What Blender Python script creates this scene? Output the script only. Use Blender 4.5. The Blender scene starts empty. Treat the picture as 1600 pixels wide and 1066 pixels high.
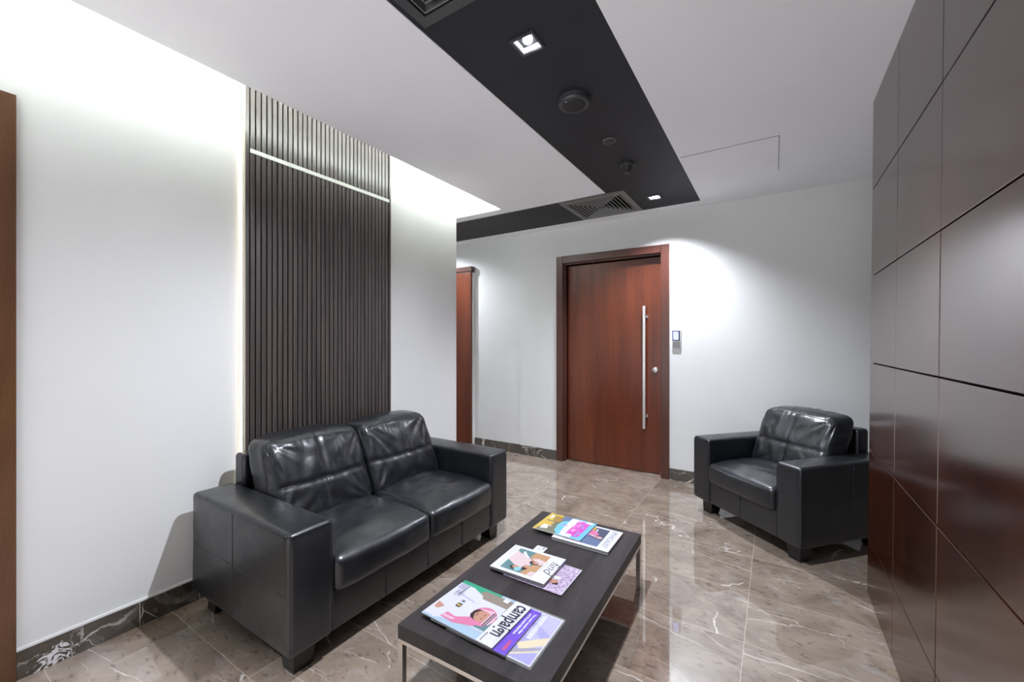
import bpy, bmesh, math, random
from mathutils import Vector, Matrix, noise

random.seed(4)
C = bpy.context.scene.collection
PI = math.pi
CEIL = 2.542
XL = -2.461          # left wall face
YB = 4.095           # back wall face

# ------------------------------------------------------------------ materials
def node_mat(name):
    m = bpy.data.materials.new(name)
    m.use_nodes = True
    nt = m.node_tree
    b = nt.nodes['Principled BSDF']
    return m, nt, b

def N(nt, kind, **kw):
    n = nt.nodes.new(kind)
    for k, v in kw.items():
        if k.startswith('i_'):
            n.inputs[k[2:].replace('_', ' ')].default_value = v
        else:
            setattr(n, k, v)
    return n

def L(nt, a, b):
    nt.links.new(a, b)

def math_node(nt, op, a, b=None, clamp=False):
    n = nt.nodes.new('ShaderNodeMath')
    n.operation = op
    n.use_clamp = clamp
    for i, v in enumerate((a, b)):
        if v is None:
            continue
        if isinstance(v, (int, float)):
            n.inputs[i].default_value = v
        else:
            L(nt, v, n.inputs[i])
    return n.outputs[0]

def mix_col(nt, fac, a, b):
    n = nt.nodes.new('ShaderNodeMix')
    n.data_type = 'RGBA'
    for sock, v in ((n.inputs[0], fac), (n.inputs[6], a), (n.inputs[7], b)):
        if isinstance(v, (int, float)):
            sock.default_value = v
        elif isinstance(v, tuple):
            sock.default_value = (*v, 1)
        else:
            L(nt, v, sock)
    return n.outputs[2]

def maprange(nt, v, a, b, c=0.0, d=1.0):
    n = nt.nodes.new('ShaderNodeMapRange')
    L(nt, v, n.inputs[0])
    for i, x in enumerate((a, b, c, d)):
        n.inputs[i + 1].default_value = x
    return n.outputs[0]

def simple(name, col, rough=0.5, metal=0.0, spec=0.5, coat=0.0, coat_rough=0.1, emit=None, var=0.0, vscale=8.0, bump=0.0, bscale=60.0, stretch=(1, 1, 1), ior=1.5):
    m, nt, b = node_mat(name)
    b.inputs['Base Color'].default_value = (*col, 1)
    b.inputs['Roughness'].default_value = rough
    b.inputs['Metallic'].default_value = metal
    b.inputs['Specular IOR Level'].default_value = spec
    b.inputs['IOR'].default_value = ior
    b.inputs['Coat Weight'].default_value = coat
    b.inputs['Coat Roughness'].default_value = coat_rough
    if emit:
        b.inputs['Emission Color'].default_value = (*emit[0], 1)
        b.inputs['Emission Strength'].default_value = emit[1]
    tc = N(nt, 'ShaderNodeTexCoord')
    mp = N(nt, 'ShaderNodeMapping')
    mp.inputs['Scale'].default_value = stretch
    L(nt, tc.outputs['Object'], mp.inputs[0])
    if var > 0:
        n = N(nt, 'ShaderNodeTexNoise', i_Scale=vscale, i_Detail=5.0)
        L(nt, mp.outputs[0], n.inputs['Vector'])
        f = maprange(nt, n.outputs[0], 0.3, 0.7)
        c = mix_col(nt, f, tuple(x * (1 - var) for x in col), tuple(min(1, x * (1 + var)) for x in col))
        L(nt, c, b.inputs['Base Color'])
    if bump > 0:
        n = N(nt, 'ShaderNodeTexNoise', i_Scale=bscale, i_Detail=4.0)
        L(nt, mp.outputs[0], n.inputs['Vector'])
        bp = N(nt, 'ShaderNodeBump', i_Strength=bump, i_Distance=0.002)
        L(nt, n.outputs[0], bp.inputs['Height'])
        L(nt, bp.outputs[0], b.inputs['Normal'])
    return m

def marble(name, tiles=True, base_a=(0.138, 0.101, 0.072), base_b=(0.325, 0.265, 0.213), grout=True, rough=0.035, veinmul=1.0, stain=False):
    m, nt, b = node_mat(name)
    tc = N(nt, 'ShaderNodeTexCoord')
    sep = N(nt, 'ShaderNodeSeparateXYZ')
    L(nt, tc.outputs['Object'], sep.inputs[0])
    if tiles:
        u = math_node(nt, 'DIVIDE', math_node(nt, 'SUBTRACT', sep.outputs[0], -0.111 - 8 * 0.8035), 0.8035)
        v = math_node(nt, 'DIVIDE', math_node(nt, 'SUBTRACT', sep.outputs[1], 2.873 - 20 * 0.4145), 0.4145)
    else:
        s = math_node(nt, 'ADD', sep.outputs[0], sep.outputs[1])
        u = math_node(nt, 'DIVIDE', math_node(nt, 'SUBTRACT', s, -9.0), 0.8035)
        v = math_node(nt, 'MULTIPLY', s, 0.0)
    fu, fv = math_node(nt, 'FRACT', u), math_node(nt, 'FRACT', v)
    iu, iv = math_node(nt, 'FLOOR', u), math_node(nt, 'FLOOR', v)
    cmb = N(nt, 'ShaderNodeCombineXYZ')
    L(nt, iu, cmb.inputs[0]); L(nt, iv, cmb.inputs[1])
    wn = N(nt, 'ShaderNodeTexWhiteNoise')
    L(nt, cmb.outputs[0], wn.inputs['Vector'])
    sc = N(nt, 'ShaderNodeVectorMath', operation='SCALE')
    L(nt, wn.outputs['Color'], sc.inputs[0]); sc.inputs['Scale'].default_value = 14.0
    add = N(nt, 'ShaderNodeVectorMath', operation='ADD')
    L(nt, tc.outputs['Object'], add.inputs[0]); L(nt, sc.outputs[0], add.inputs[1])
    P = add.outputs[0]
    # cloudy base
    n1 = N(nt, 'ShaderNodeTexNoise', i_Scale=3.2, i_Detail=9.0, i_Roughness=0.62, i_Distortion=1.2)
    L(nt, P, n1.inputs['Vector'])
    col = mix_col(nt, maprange(nt, n1.outputs[0], 0.33, 0.68), base_a, base_b)
    # tile to tile tone
    tone = maprange(nt, wn.outputs['Value'], 0, 1, 0.0, 0.35)
    col = mix_col(nt, tone, col, base_b)
    # short dark flecks, all lying one way
    mp = N(nt, 'ShaderNodeMapping')
    mp.inputs['Rotation'].default_value = (0, 0, 0.9)
    mp.inputs['Scale'].default_value = (21, 62, 21)
    L(nt, P, mp.inputs[0])
    n2 = N(nt, 'ShaderNodeTexNoise', i_Scale=1.0, i_Detail=4.0, i_Roughness=0.6, i_Distortion=0.6)
    L(nt, mp.outputs[0], n2.inputs['Vector'])
    fl = maprange(nt, n2.outputs[0], 0.575, 0.66)
    fl = math_node(nt, 'MULTIPLY', fl, 0.62)
    col = mix_col(nt, fl, col, (0.075, 0.062, 0.055))
    # pale grey patches
    n3 = N(nt, 'ShaderNodeTexNoise', i_Scale=7.0, i_Detail=6.0, i_Distortion=1.5)
    L(nt, P, n3.inputs['Vector'])
    gp = math_node(nt, 'MULTIPLY', maprange(nt, n3.outputs[0], 0.58, 0.75), 0.5)
    col = mix_col(nt, gp, col, (0.33, 0.31, 0.30))
    # white veins: cell edges of a warped, stretched pattern
    def veins(scale, rot, stretch, width, seed, lo, hi, warp=0.18):
        mpv = N(nt, 'ShaderNodeMapping')
        mpv.inputs['Rotation'].default_value = (0, 0, rot)
        mpv.inputs['Scale'].default_value = stretch
        mpv.inputs['Location'].default_value = (seed, seed * 1.7, 0)
        nz = N(nt, 'ShaderNodeTexNoise', i_Scale=4.0, i_Detail=6.0, i_Roughness=0.55)
        L(nt, P, nz.inputs['Vector'])
        ws = N(nt, 'ShaderNodeVectorMath', operation='SCALE')
        L(nt, nz.outputs['Color'], ws.inputs[0]); ws.inputs['Scale'].default_value = warp
        ad = N(nt, 'ShaderNodeVectorMath', operation='ADD')
        L(nt, P, ad.inputs[0]); L(nt, ws.outputs[0], ad.inputs[1])
        L(nt, ad.outputs[0], mpv.inputs[0])
        vo = N(nt, 'ShaderNodeTexVoronoi', feature='DISTANCE_TO_EDGE', i_Scale=scale)
        L(nt, mpv.outputs[0], vo.inputs['Vector'])
        line = maprange(nt, vo.outputs['Distance'], width * 0.25, width, 1.0, 0.0)
        nm = N(nt, 'ShaderNodeTexNoise', i_Scale=2.1 + seed * 0.1, i_Detail=3.0)
        mo = N(nt, 'ShaderNodeMapping'); mo.inputs['Location'].default_value = (seed * 3.1, 5.0, seed)
        L(nt, P, mo.inputs[0]); L(nt, mo.outputs[0], nm.inputs['Vector'])
        return math_node(nt, 'MULTIPLY', line, maprange(nt, nm.outputs[0], lo, hi))
    v1 = veins(1.5, 0.5, (0.55, 1.9, 1), 0.0045 * veinmul, 1.0, 0.53, 0.60)
    v2 = veins(2.6, -0.7, (0.8, 1.5, 1), 0.0045 * veinmul, 4.0, 0.58, 0.66, 0.3)
    v3 = veins(1.0, 1.3, (0.35, 2.3, 1), 0.0028 * veinmul, 7.0, 0.50, 0.58, 0.08)
    v4 = veins(3.4, 0.9, (0.5, 2.4, 1), 0.006 * veinmul, 11.0, 0.56, 0.64, 0.12)
    v5 = veins(1.3, -0.45, (0.25, 2.8, 1), 0.003 * veinmul, 15.0, 0.50, 0.57, 0.05)
    vv = math_node(nt, 'MAXIMUM', math_node(nt, 'MAXIMUM', math_node(nt, 'MAXIMUM', v1, v2), v3), math_node(nt, 'MAXIMUM', v4, v5))
    vv = math_node(nt, 'MULTIPLY', vv, 0.75)
    col = mix_col(nt, vv, col, (0.72, 0.68, 0.64))
    if grout:
        eu = math_node(nt, 'MULTIPLY', math_node(nt, 'MINIMUM', fu, math_node(nt, 'SUBTRACT', 1.0, fu)), 0.8035)
        if tiles:
            ev = math_node(nt, 'MULTIPLY', math_node(nt, 'MINIMUM', fv, math_node(nt, 'SUBTRACT', 1.0, fv)), 0.4145)
            e = math_node(nt, 'MINIMUM', eu, ev)
        else:
            e = eu
        g = maprange(nt, e, 0.0009, 0.0018, 0.85, 0.0)
        col = mix_col(nt, g, col, (0.50, 0.43, 0.35))
    if stain:   # splash of white paint left on the skirting
        dx = N(nt, 'ShaderNodeVectorMath', operation='DISTANCE')
        ms = N(nt, 'ShaderNodeMapping'); ms.inputs['Scale'].default_value = (1, 1, 1.3)
        L(nt, tc.outputs['Object'], ms.inputs[0]); L(nt, ms.outputs[0], dx.inputs[0])
        dx.inputs[1].default_value = (XL + 0.012, 0.415, 0.045)
        ns = N(nt, 'ShaderNodeTexNoise', i_Scale=26.0, i_Detail=4.0, i_Distortion=2.5)
        L(nt, tc.outputs['Object'], ns.inputs['Vector'])
        t = math_node(nt, 'SUBTRACT', ns.outputs[0], math_node(nt, 'MULTIPLY', dx.outputs['Value'], 4.5))
        f = maprange(nt, t, 0.32, 0.37, 0.0, 0.9)
        col = mix_col(nt, f, col, (0.8, 0.8, 0.82))
    L(nt, col, b.inputs['Base Color'])
    b.inputs['Roughness'].default_value = rough
    b.inputs['IOR'].default_value = 2.2
    return m

def wood(name, ca, cb, rough=0.3, coat=0.0, coat_rough=0.1, scale=(9, 9, 0.5), ior=1.5, bump=0.0):
    m, nt, b = node_mat(name)
    tc = N(nt, 'ShaderNodeTexCoord')
    mp = N(nt, 'ShaderNodeMapping'); mp.inputs['Scale'].default_value = scale
    L(nt, tc.outputs['Object'], mp.inputs[0])
    n = N(nt, 'ShaderNodeTexNoise', i_Scale=1.0, i_Detail=6.0, i_Roughness=0.6, i_Distortion=0.4)
    L(nt, mp.outputs[0], n.inputs['Vector'])
    mp2 = N(nt, 'ShaderNodeMapping'); mp2.inputs['Scale'].default_value = tuple(s * 22 for s in scale)
    L(nt, tc.outputs['Object'], mp2.inputs[0])
    n2 = N(nt, 'ShaderNodeTexNoise', i_Scale=1.0, i_Detail=4.0)
    L(nt, mp2.outputs[0], n2.inputs['Vector'])
    f = math_node(nt, 'ADD', math_node(nt, 'MULTIPLY', n.outputs[0], 0.7), math_node(nt, 'MULTIPLY', n2.outputs[0], 0.3))
    c = mix_col(nt, maprange(nt, f, 0.36, 0.64), ca, cb)
    L(nt, c, b.inputs['Base Color'])
    b.inputs['Roughness'].default_value = rough
    b.inputs['IOR'].default_value = ior
    b.inputs['Coat Weight'].default_value = coat
    b.inputs['Coat Roughness'].default_value = coat_rough
    if bump > 0:
        bp = N(nt, 'ShaderNodeBump', i_Strength=bump, i_Distance=0.001)
        L(nt, n2.outputs[0], bp.inputs['Height']); L(nt, bp.outputs[0], b.inputs['Normal'])
    return m

def leather(name):
    m, nt, b = node_mat(name)
    b.inputs['Base Color'].default_value = (0.0050, 0.0060, 0.0085, 1)
    b.inputs['Roughness'].default_value = 0.36
    b.inputs['IOR'].default_value = 1.5
    b.inputs['Coat Weight'].default_value = 0.4; b.inputs['Coat Roughness'].default_value = 0.24
    tc = N(nt, 'ShaderNodeTexCoord')
    g = N(nt, 'ShaderNodeTexVoronoi', i_Scale=420.0)
    L(nt, tc.outputs['Object'], g.inputs['Vector'])
    w = N(nt, 'ShaderNodeTexNoise', i_Scale=9.0, i_Detail=5.0, i_Roughness=0.55, i_Distortion=1.0)
    L(nt, tc.outputs['Object'], w.inputs['Vector'])
    b1 = N(nt, 'ShaderNodeBump', i_Strength=0.10, i_Distance=0.0012)
    L(nt, g.outputs['Distance'], b1.inputs['Height'])
    b2 = N(nt, 'ShaderNodeBump', i_Strength=0.22, i_Distance=0.012)
    L(nt, w.outputs[0], b2.inputs['Height']); L(nt, b1.outputs[0], b2.inputs['Normal'])
    L(nt, b2.outputs[0], b.inputs['Normal'])
    r = maprange(nt, w.outputs[0], 0.3, 0.7, 0.34, 0.46)
    L(nt, r, b.inputs['Roughness'])
    return m

M = {}
M['wall'] = simple('wall_paint', (0.69, 0.695, 0.685), 0.55, var=0.012, vscale=3, bump=0.06, bscale=40)
M['ceiling'] = simple('ceiling_paint', (0.88, 0.885, 0.915), 0.75, var=0.015, vscale=2)
M['charcoal'] = simple('charcoal_ceiling_paint', (0.012, 0.0135, 0.0175), 0.65, var=0.12, vscale=5)
M['floor'] = marble('marble_floor')
M['base'] = marble('marble_skirting', tiles=False, base_a=(0.020, 0.016, 0.012), base_b=(0.05, 0.041, 0.031), rough=0.12, stain=True, veinmul=1.8)
M['leather'] = leather('black_leather')
M['thread'] = simple('leather_piping', (0.022, 0.024, 0.029), 0.25)  # lighter than the leather, so the seams' highlight sits in the colour
M['legblack'] = simple('black_lacquer', (0.006, 0.006, 0.007), 0.3)
M['door'] = wood('mahogany_door', (0.070, 0.013, 0.004), (0.150, 0.031, 0.009), 0.30, coat=0.3, coat_rough=0.25)
M['frame'] = wood('mahogany_frame', (0.055, 0.014, 0.008), (0.085, 0.023, 0.013), 0.3, coat=0.5, coat_rough=0.25)
M['jamb'] = wood('brown_wood', (0.075, 0.030, 0.012), (0.135, 0.060, 0.025), 0.35, scale=(9, 9, 1.5))
M['lacquer'] = wood('dark_lacquered_veneer', (0.018, 0.0040, 0.0014), (0.046, 0.0105, 0.0036), 0.17, scale=(4, 4, 0.6), ior=2.15)
M['slat'] = wood('walnut_slat', (0.026, 0.020, 0.019), (0.085, 0.066, 0.058), 0.36, scale=(14, 33, 1.3), bump=0.2, coat=1.0, coat_rough=0.32)
M['slatback'] = simple('black_felt', (0.006, 0.006, 0.006), 0.9)
M['tabletop'] = wood('wenge_veneer', (0.012, 0.010, 0.010), (0.040, 0.034, 0.035), 0.44, scale=(9, 0.7, 4), ior=1.35, bump=0.5)
M['chrome'] = simple('brushed_steel', (0.62, 0.59, 0.56), 0.28, metal=1.0)
M['handle'] = simple('satin_steel', (0.80, 0.78, 0.75), 0.3, metal=0.85)
M['trim'] = simple('pale_metal', (0.72, 0.74, 0.69), 0.4, metal=0.3)
M['edgetrim'] = simple('cream_edge_strip', (0.50, 0.47, 0.39), 0.5)
M['white'] = simple('white_plastic', (0.8, 0.8, 0.8), 0.4)
M['black'] = simple('black_plastic', (0.015, 0.015, 0.016), 0.45)
M['blacksoft'] = simple('charcoal_plastic', (0.045, 0.047, 0.052), 0.4)
M['void'] = simple('duct_dark', (0.004, 0.004, 0.004), 0.9)
M['ventgrey'] = simple('vent_grey', (0.17, 0.17, 0.16), 0.45)
M['louver'] = simple('vent_louver', (0.055, 0.056, 0.056), 0.45)
M['lip'] = simple('vent_louver_edge', (0.42, 0.43, 0.41), 0.4)
M['ventdark'] = simple('vent_dark_grey', (0.05, 0.052, 0.056), 0.4)
M['brass'] = simple('brass', (0.7, 0.45, 0.15), 0.35, metal=1.0)
M['led'] = simple('led_strip_cool', (1, 1, 1), 0.5, emit=((0.93, 1.0, 0.95), 38.0))
M['led_warm'] = simple('led_strip_warm', (1, 1, 1), 0.5, emit=((1.0, 0.86, 0.66), 9.0))
M['bulb'] = simple('lamp_glass', (1, 1, 1), 0.5, emit=((0.90, 0.93, 1.0), 9.0))
M['reflector'] = simple('lamp_reflector', (0.85, 0.85, 0.88), 0.35)
M['screen'] = simple('keypad_screen', (0.1, 0.12, 0.3), 0.3, emit=((0.30, 0.36, 0.95), 1.0))
M['key'] = simple('keypad_digit', (0.8, 0.8, 0.9), 0.3, emit=((0.8, 0.85, 1.0), 0.9))
M['keyred'] = simple('keypad_red', (0.9, 0.1, 0.1), 0.3, emit=((1.0, 0.15, 0.15), 0.9))

def ink(name, c, rough=0.3):
    if name not in M:
        M[name] = simple('print_' + name, tuple(0.64 * x for x in c), rough, coat=0.25, coat_rough=0.2)
    return M[name]
ink('paper', (0.86, 0.86, 0.88)); ink('pages', (0.62, 0.62, 0.62), 0.7); ink('navy', (0.012, 0.02, 0.10)); ink('ink', (0.012, 0.01, 0.04))
ink('green', (0.03, 0.42, 0.24)); ink('skyblue', (0.45, 0.62, 0.78)); ink('teal', (0.12, 0.27, 0.29)); ink('taupe', (0.33, 0.27, 0.22))
ink('pink', (0.80, 0.22, 0.42)); ink('palepink', (0.85, 0.55, 0.66)); ink('skin', (0.62, 0.31, 0.22)); ink('robe', (0.78, 0.78, 0.90)); ink('robeshade', (0.55, 0.54, 0.72))
ink('hair', (0.03, 0.015, 0.015)); ink('violet', (0.20, 0.10, 0.72)); ink('lilac', (0.33, 0.30, 0.80)); ink('lilac2', (0.48, 0.46, 0.86))
ink('cream', (0.88, 0.72, 0.42)); ink('greyband', (0.30, 0.28, 0.38)); ink('red', (0.85, 0.12, 0.20)); ink('yellow', (0.75, 0.52, 0.08)); ink('ochre', (0.45, 0.28, 0.08))
ink('olive', (0.22, 0.22, 0.14)); ink('cyan', (0.20, 0.62, 0.85)); ink('magenta', (0.86, 0.10, 0.62)); ink('slate', (0.10, 0.12, 0.20)); ink('denim', (0.16, 0.22, 0.38))
ink('blush', (0.80, 0.62, 0.64)); ink('tan', (0.60, 0.34, 0.17)); ink('aqua', (0.30, 0.66, 0.70)); ink('mast', (0.40, 0.42, 0.52)); ink('lace', (0.62, 0.52, 0.70)); ink('plum', (0.20, 0.13, 0.28)); ink('blue', (0.01, 0.06, 0.36))

def film():
    m, nt, b = node_mat('clear_wrapping_film')
    b.inputs['Base Color'].default_value = (1, 1, 1, 1)
    b.inputs['Roughness'].default_value = 0.08
    b.inputs['Alpha'].default_value = 0.16
    tc = N(nt, 'ShaderNodeTexCoord')
    mp = N(nt, 'ShaderNodeMapping'); mp.inputs['Scale'].default_value = (30, 90, 30); mp.inputs['Rotation'].default_value = (0, 0, 0.6)
    L(nt, tc.outputs['Object'], mp.inputs[0])
    n = N(nt, 'ShaderNodeTexNoise', i_Scale=1.0, i_Detail=5.0, i_Distortion=1.0)
    L(nt, mp.outputs[0], n.inputs['Vector'])
    bp = N(nt, 'ShaderNodeBump', i_Strength=0.7, i_Distance=0.003)
    L(nt, n.outputs[0], bp.inputs['Height']); L(nt, bp.outputs[0], b.inputs['Normal'])
    return m
M['film'] = film()

def speckle():
    m, nt, b = node_mat('print_lace_pattern')
    tc = N(nt, 'ShaderNodeTexCoord')
    mp = N(nt, 'ShaderNodeMapping'); mp.inputs['Scale'].default_value = (190, 120, 1)
    L(nt, tc.outputs['Object'], mp.inputs[0])
    n = N(nt, 'ShaderNodeTexNoise', i_Scale=1.0, i_Detail=3.0, i_Distortion=1.5)
    L(nt, mp.outputs[0], n.inputs['Vector'])
    c = mix_col(nt, maprange(nt, n.outputs[0], 0.40, 0.60), (0.13, 0.08, 0.20), (0.62, 0.52, 0.64))
    L(nt, c, b.inputs['Base Color']); b.inputs['Roughness'].default_value = 0.3
    return m
M['speckle'] = speckle()

# ------------------------------------------------------------------ helpers
def obj(name, bm, mats, parent=None, smooth=False, bevel=0.0, segs=2, angle=30):
    me = bpy.data.meshes.new(name)
    bm.normal_update()
    bm.to_mesh(me); bm.free()
    if not isinstance(mats, (list, tuple)):
        mats = [mats]
    for m in mats:
        me.materials.append(m)
    o = bpy.data.objects.new(name, me)
    C.objects.link(o)
    if parent is not None:
        o.parent = parent
    if smooth:
        for p in me.polygons:
            p.use_smooth = True
    if bevel > 0:
        md = o.modifiers.new('bevel', 'BEVEL')
        md.width = bevel; md.segments = segs; md.limit_method = 'ANGLE'; md.angle_limit = math.radians(angle)
        md.harden_normals = False
    return o

def thing(name, label, cat, loc=(0, 0, 0), rotz=0.0, group=None):
    o = bpy.data.objects.new(name, None)
    C.objects.link(o)
    o.location = loc; o.rotation_euler = (0, 0, rotz); o.empty_display_size = 0.1
    o['label'] = label; o['category'] = cat
    if group:
        o['group'] = group
    return o

def tag(o, label, cat, group=None):
    o['label'] = label; o['category'] = cat
    if group:
        o['group'] = group
    return o

def struct(o):
    o['kind'] = 'structure'
    return o

def struct_root(name, loc=(0, 0, 0)):
    o = bpy.data.objects.new(name, None); C.objects.link(o); o.location = loc; o.empty_display_size = 0.1
    o['kind'] = 'structure'
    return o

def box(bm, x0, x1, y0, y1, z0, z1, mi=0):
    vs = [bm.verts.new((x, y, z)) for x in (x0, x1) for y in (y0, y1) for z in (z0, z1)]
    for q in ((0, 1, 3, 2), (4, 6, 7, 5), (0, 4, 5, 1), (2, 3, 7, 6), (0, 2, 6, 4), (1, 5, 7, 3)):
        f = bm.faces.new([vs[i] for i in q]); f.material_index = mi
    return vs

def B(*boxes):
    bm = bmesh.new()
    for b in boxes:
        box(bm, *b)
    return bm

def ngon(bm, pts, z, mi=0):
    f = bm.faces.new([bm.verts.new((p[0], p[1], z)) for p in pts])
    f.material_index = mi
    if f.normal.z < 0 or True:
        f.normal_update()
        if f.normal.z < 0:
            f.normal_flip()

def lathe(bm, prof, n=32, c=(0, 0, 0), axis='z', mi=0):
    rings = []
    for r, h in prof:
        ring = []
        for k in range(n):
            a = 2 * PI * k / n
            p = (r * math.cos(a), r * math.sin(a), h)
            if axis == 'y':
                p = (p[0], p[2], p[1])
            elif axis == 'x':
                p = (p[2], p[0], p[1])
            ring.append(bm.verts.new((c[0] + p[0], c[1] + p[1], c[2] + p[2])))
        rings.append(ring)
    for a, b in zip(rings, rings[1:]):
        for k in range(n):
            f = bm.faces.new((a[k], a[(k + 1) % n], b[(k + 1) % n], b[k])); f.material_index = mi
    for ring in (rings[0], rings[-1]):
        f = bm.faces.new(ring); f.material_index = mi
    bmesh.ops.recalc_face_normals(bm, faces=bm.faces)

def tube(bm, pts, r, n=6, closed=False, mi=0):
    pts = [Vector(p) for p in pts]
    rings = []
    m = len(pts)
    for i, p in enumerate(pts):
        if closed:
            t = pts[(i + 1) % m] - pts[i - 1]
        else:
            t = pts[min(i + 1, m - 1)] - pts[max(i - 1, 0)]
        t.normalize()
        ref = Vector((0, 0, 1)) if abs(t.z) < 0.8 else Vector((1, 0, 0))
        a = t.cross(ref).normalized(); b = t.cross(a)
        rings.append([bm.verts.new(p + a * r * math.cos(2 * PI * k / n) + b * r * math.sin(2 * PI * k / n)) for k in range(n)])
    pairs = list(zip(rings, rings[1:])) + ([(rings[-1], rings[0])] if closed else [])
    for a, b in pairs:
        for k in range(n):
            f = bm.faces.new((a[k], a[(k + 1) % n], b[(k + 1) % n], b[k])); f.material_index = mi
    if not closed:
        bm.faces.new(rings[0]); bm.faces.new(rings[-1])
    bmesh.ops.recalc_face_normals(bm, faces=bm.faces)

def rounded(q, half, r):
    inner = Vector([max(-(h - r), min(h - r, c)) for c, h in zip(q, half)])
    d = q - inner
    if d.length < 1e-9:
        return q.copy()
    m = max(abs(d.x), abs(d.y), abs(d.z))
    return inner + d.normalized() * r if m > r * 0.999 else inner + d.normalized() * m

def axis_vals(h, r, n):
    e = [-(h) + r * (1 - math.cos(PI / 2 * k / 5)) for k in range(5)]
    mid = [-(h - r) + 2 * (h - r) * k / n for k in range(n + 1)]
    return e + mid + [-v for v in reversed(e)]

def puff(half, r, n, fn=None):
    """rounded box of half sizes, edge radius r; fn(p, q) bends the surface"""
    ax = [axis_vals(half[i], r, n[i]) for i in range(3)]
    bm = bmesh.new(); cache = {}
    def v(i, j, k):
        key = (i, j, k)
        if key not in cache:
            q = Vector((ax[0][i], ax[1][j], ax[2][k]))
            p = rounded(q, half, r)
            if fn:
                p = fn(p)
            cache[key] = bm.verts.new(p)
        return cache[key]
    I, J, K = (len(a) - 1 for a in ax)
    for k in (0, K):
        for i in range(I):
            for j in range(J):
                bm.faces.new((v(i, j, k), v(i + 1, j, k), v(i + 1, j + 1, k), v(i, j + 1, k)))
    for j in (0, J):
        for i in range(I):
            for k in range(K):
                bm.faces.new((v(i, j, k), v(i + 1, j, k), v(i + 1, j, k + 1), v(i, j, k + 1)))
    for i in (0, I):
        for j in range(J):
            for k in range(K):
                bm.faces.new((v(i, j, k), v(i, j + 1, k), v(i, j + 1, k + 1), v(i, j, k + 1)))
    bmesh.ops.recalc_face_normals(bm, faces=bm.faces)
    return bm

def text_into(bm, s, size, loc, right, up, mi, bold=0.0, sx=1.0, align='LEFT', lift=0.0, shear=0.0):
    cu = bpy.data.curves.new('t', 'FONT')
    cu.body = s; cu.size = size; cu.align_x = align; cu.offset = bold; cu.shear = shear; cu.resolution_u = 3
    o = bpy.data.objects.new('t', cu); C.objects.link(o)
    bpy.context.view_layer.update()
    me = bpy.data.meshes.new_from_object(o.evaluated_get(bpy.context.evaluated_depsgraph_get()))
    right = Vector(right); up = Vector(up); nrm = right.cross(up)
    m = Matrix((( *(right * sx), 0), (*up, 0), (*nrm, 0), (0, 0, 0, 1))).transposed()
    m.translation = Vector(loc) + nrm * lift
    n0 = len(bm.faces)
    me.transform(m)
    for p in me.polygons:
        p.material_index = mi
    bm.from_mesh(me)
    bm.faces.ensure_lookup_table()
    for f in bm.faces[n0:]:
        f.material_index = mi
    bpy.data.objects.remove(o); bpy.data.curves.remove(cu); bpy.data.meshes.remove(me)

# ------------------------------------------------------------------ camera
F_PX = 645.0
cam = bpy.data.cameras.new('camera')
cam.sensor_width = 36.0; cam.lens = 36.0 * F_PX / 1600.0; cam.shift_y = 1.5 / 1600.0
cam.clip_start = 0.02
co = bpy.data.objects.new('camera', cam); C.objects.link(co)
co.location = (0, 0, 1.3); co.rotation_euler = (PI / 2, 0, math.atan(410 / F_PX))
bpy.context.scene.camera = co

# ------------------------------------------------------------------ room shell
YN = -1.35       # how far the room runs behind the viewpoint
XR = 2.6
XF = -6.0       # corridor to the left
struct(obj('floor', B((XF, XR, YN, YB + 0.3, -0.12, 0.0)), M['floor']))

# ceiling: white boards, charcoal bands, open light cove along the left wall
BX0, BX1, BY0, BY1 = -1.191, -0.548, 3.325, 3.959
xs = [XF, XL, -2.16, BX0, BX1, XR]
ys = [YN, 2.92, 3.207, BY0, BY1, YB + 0.3]
V1 = (-1.1625, -0.5775, 0.605, 1.190)     # near air vent opening
V2 = (-1.632, -1.047, 3.352, 3.937)       # far air vent opening
LX = -0.870
LAMPS = [(LX, 1.490), (LX, 3.655), (LX, -0.70), (-3.60, 3.642)]
def lamp_hole(x, y): return (x - 0.047, x + 0.047, y - 0.047, y + 0.047)
holes = [V1, V2] + [lamp_hole(*p) for p in LAMPS]
xs = sorted(set(xs + [h[0] for h in holes] + [h[1] for h in holes]))
ys = sorted(set(ys + [h[2] for h in holes] + [h[3] for h in holes]))
bm = bmesh.new()
for x0, x1 in zip(xs, xs[1:]):
    for y0, y1 in zip(ys, ys[1:]):
        cx, cy = (x0 + x1) / 2, (y0 + y1) / 2
        if any(h[0] < cx < h[1] and h[2] < cy < h[3] for h in holes):
            continue
        if XL < cx < -2.16 and cy < 3.207:
            continue                           # cove slot along the wall
        if cx < -2.16 and 2.92 < cy < 3.207:
            continue                           # cove slot round the corner
        if cx < XL and cy < 2.92:
            continue                           # solid behind the left wall
        dark = (BX0 < cx < BX1 and cy < BY1) or (cx < BX1 and BY0 < cy < BY1)
        z = CEIL + (0.004 if dark else 0.0)
        box(bm, x0, x1, y0, y1, z, CEIL + 0.035, 1 if dark else 0)
bmesh.ops.remove_doubles(bm, verts=bm.verts, dist=1e-5)
struct(obj('ceiling', bm, [M['ceiling'], M['charcoal']]))
# slab above the boards and the lining of the cove
struct(obj('ceiling_slab', B((XF, XR, YN, YB + 0.3, 2.86, 2.96)), M['wall']))
struct(obj('trim_1', B((-1.95, -1.93, YN, 3.45, CEIL + 0.035, 2.86), (XF, -1.95, 3.43, 3.45, CEIL + 0.035, 2.86)), M['wall']))
struct(obj('cove_light_strip', B((-2.155, -2.125, YN, 3.21, CEIL + 0.037, CEIL + 0.049), (XF, -2.125, 3.215, 3.245, CEIL + 0.037, CEIL + 0.049)), M['led']))   # light strip lying in the cove

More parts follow.
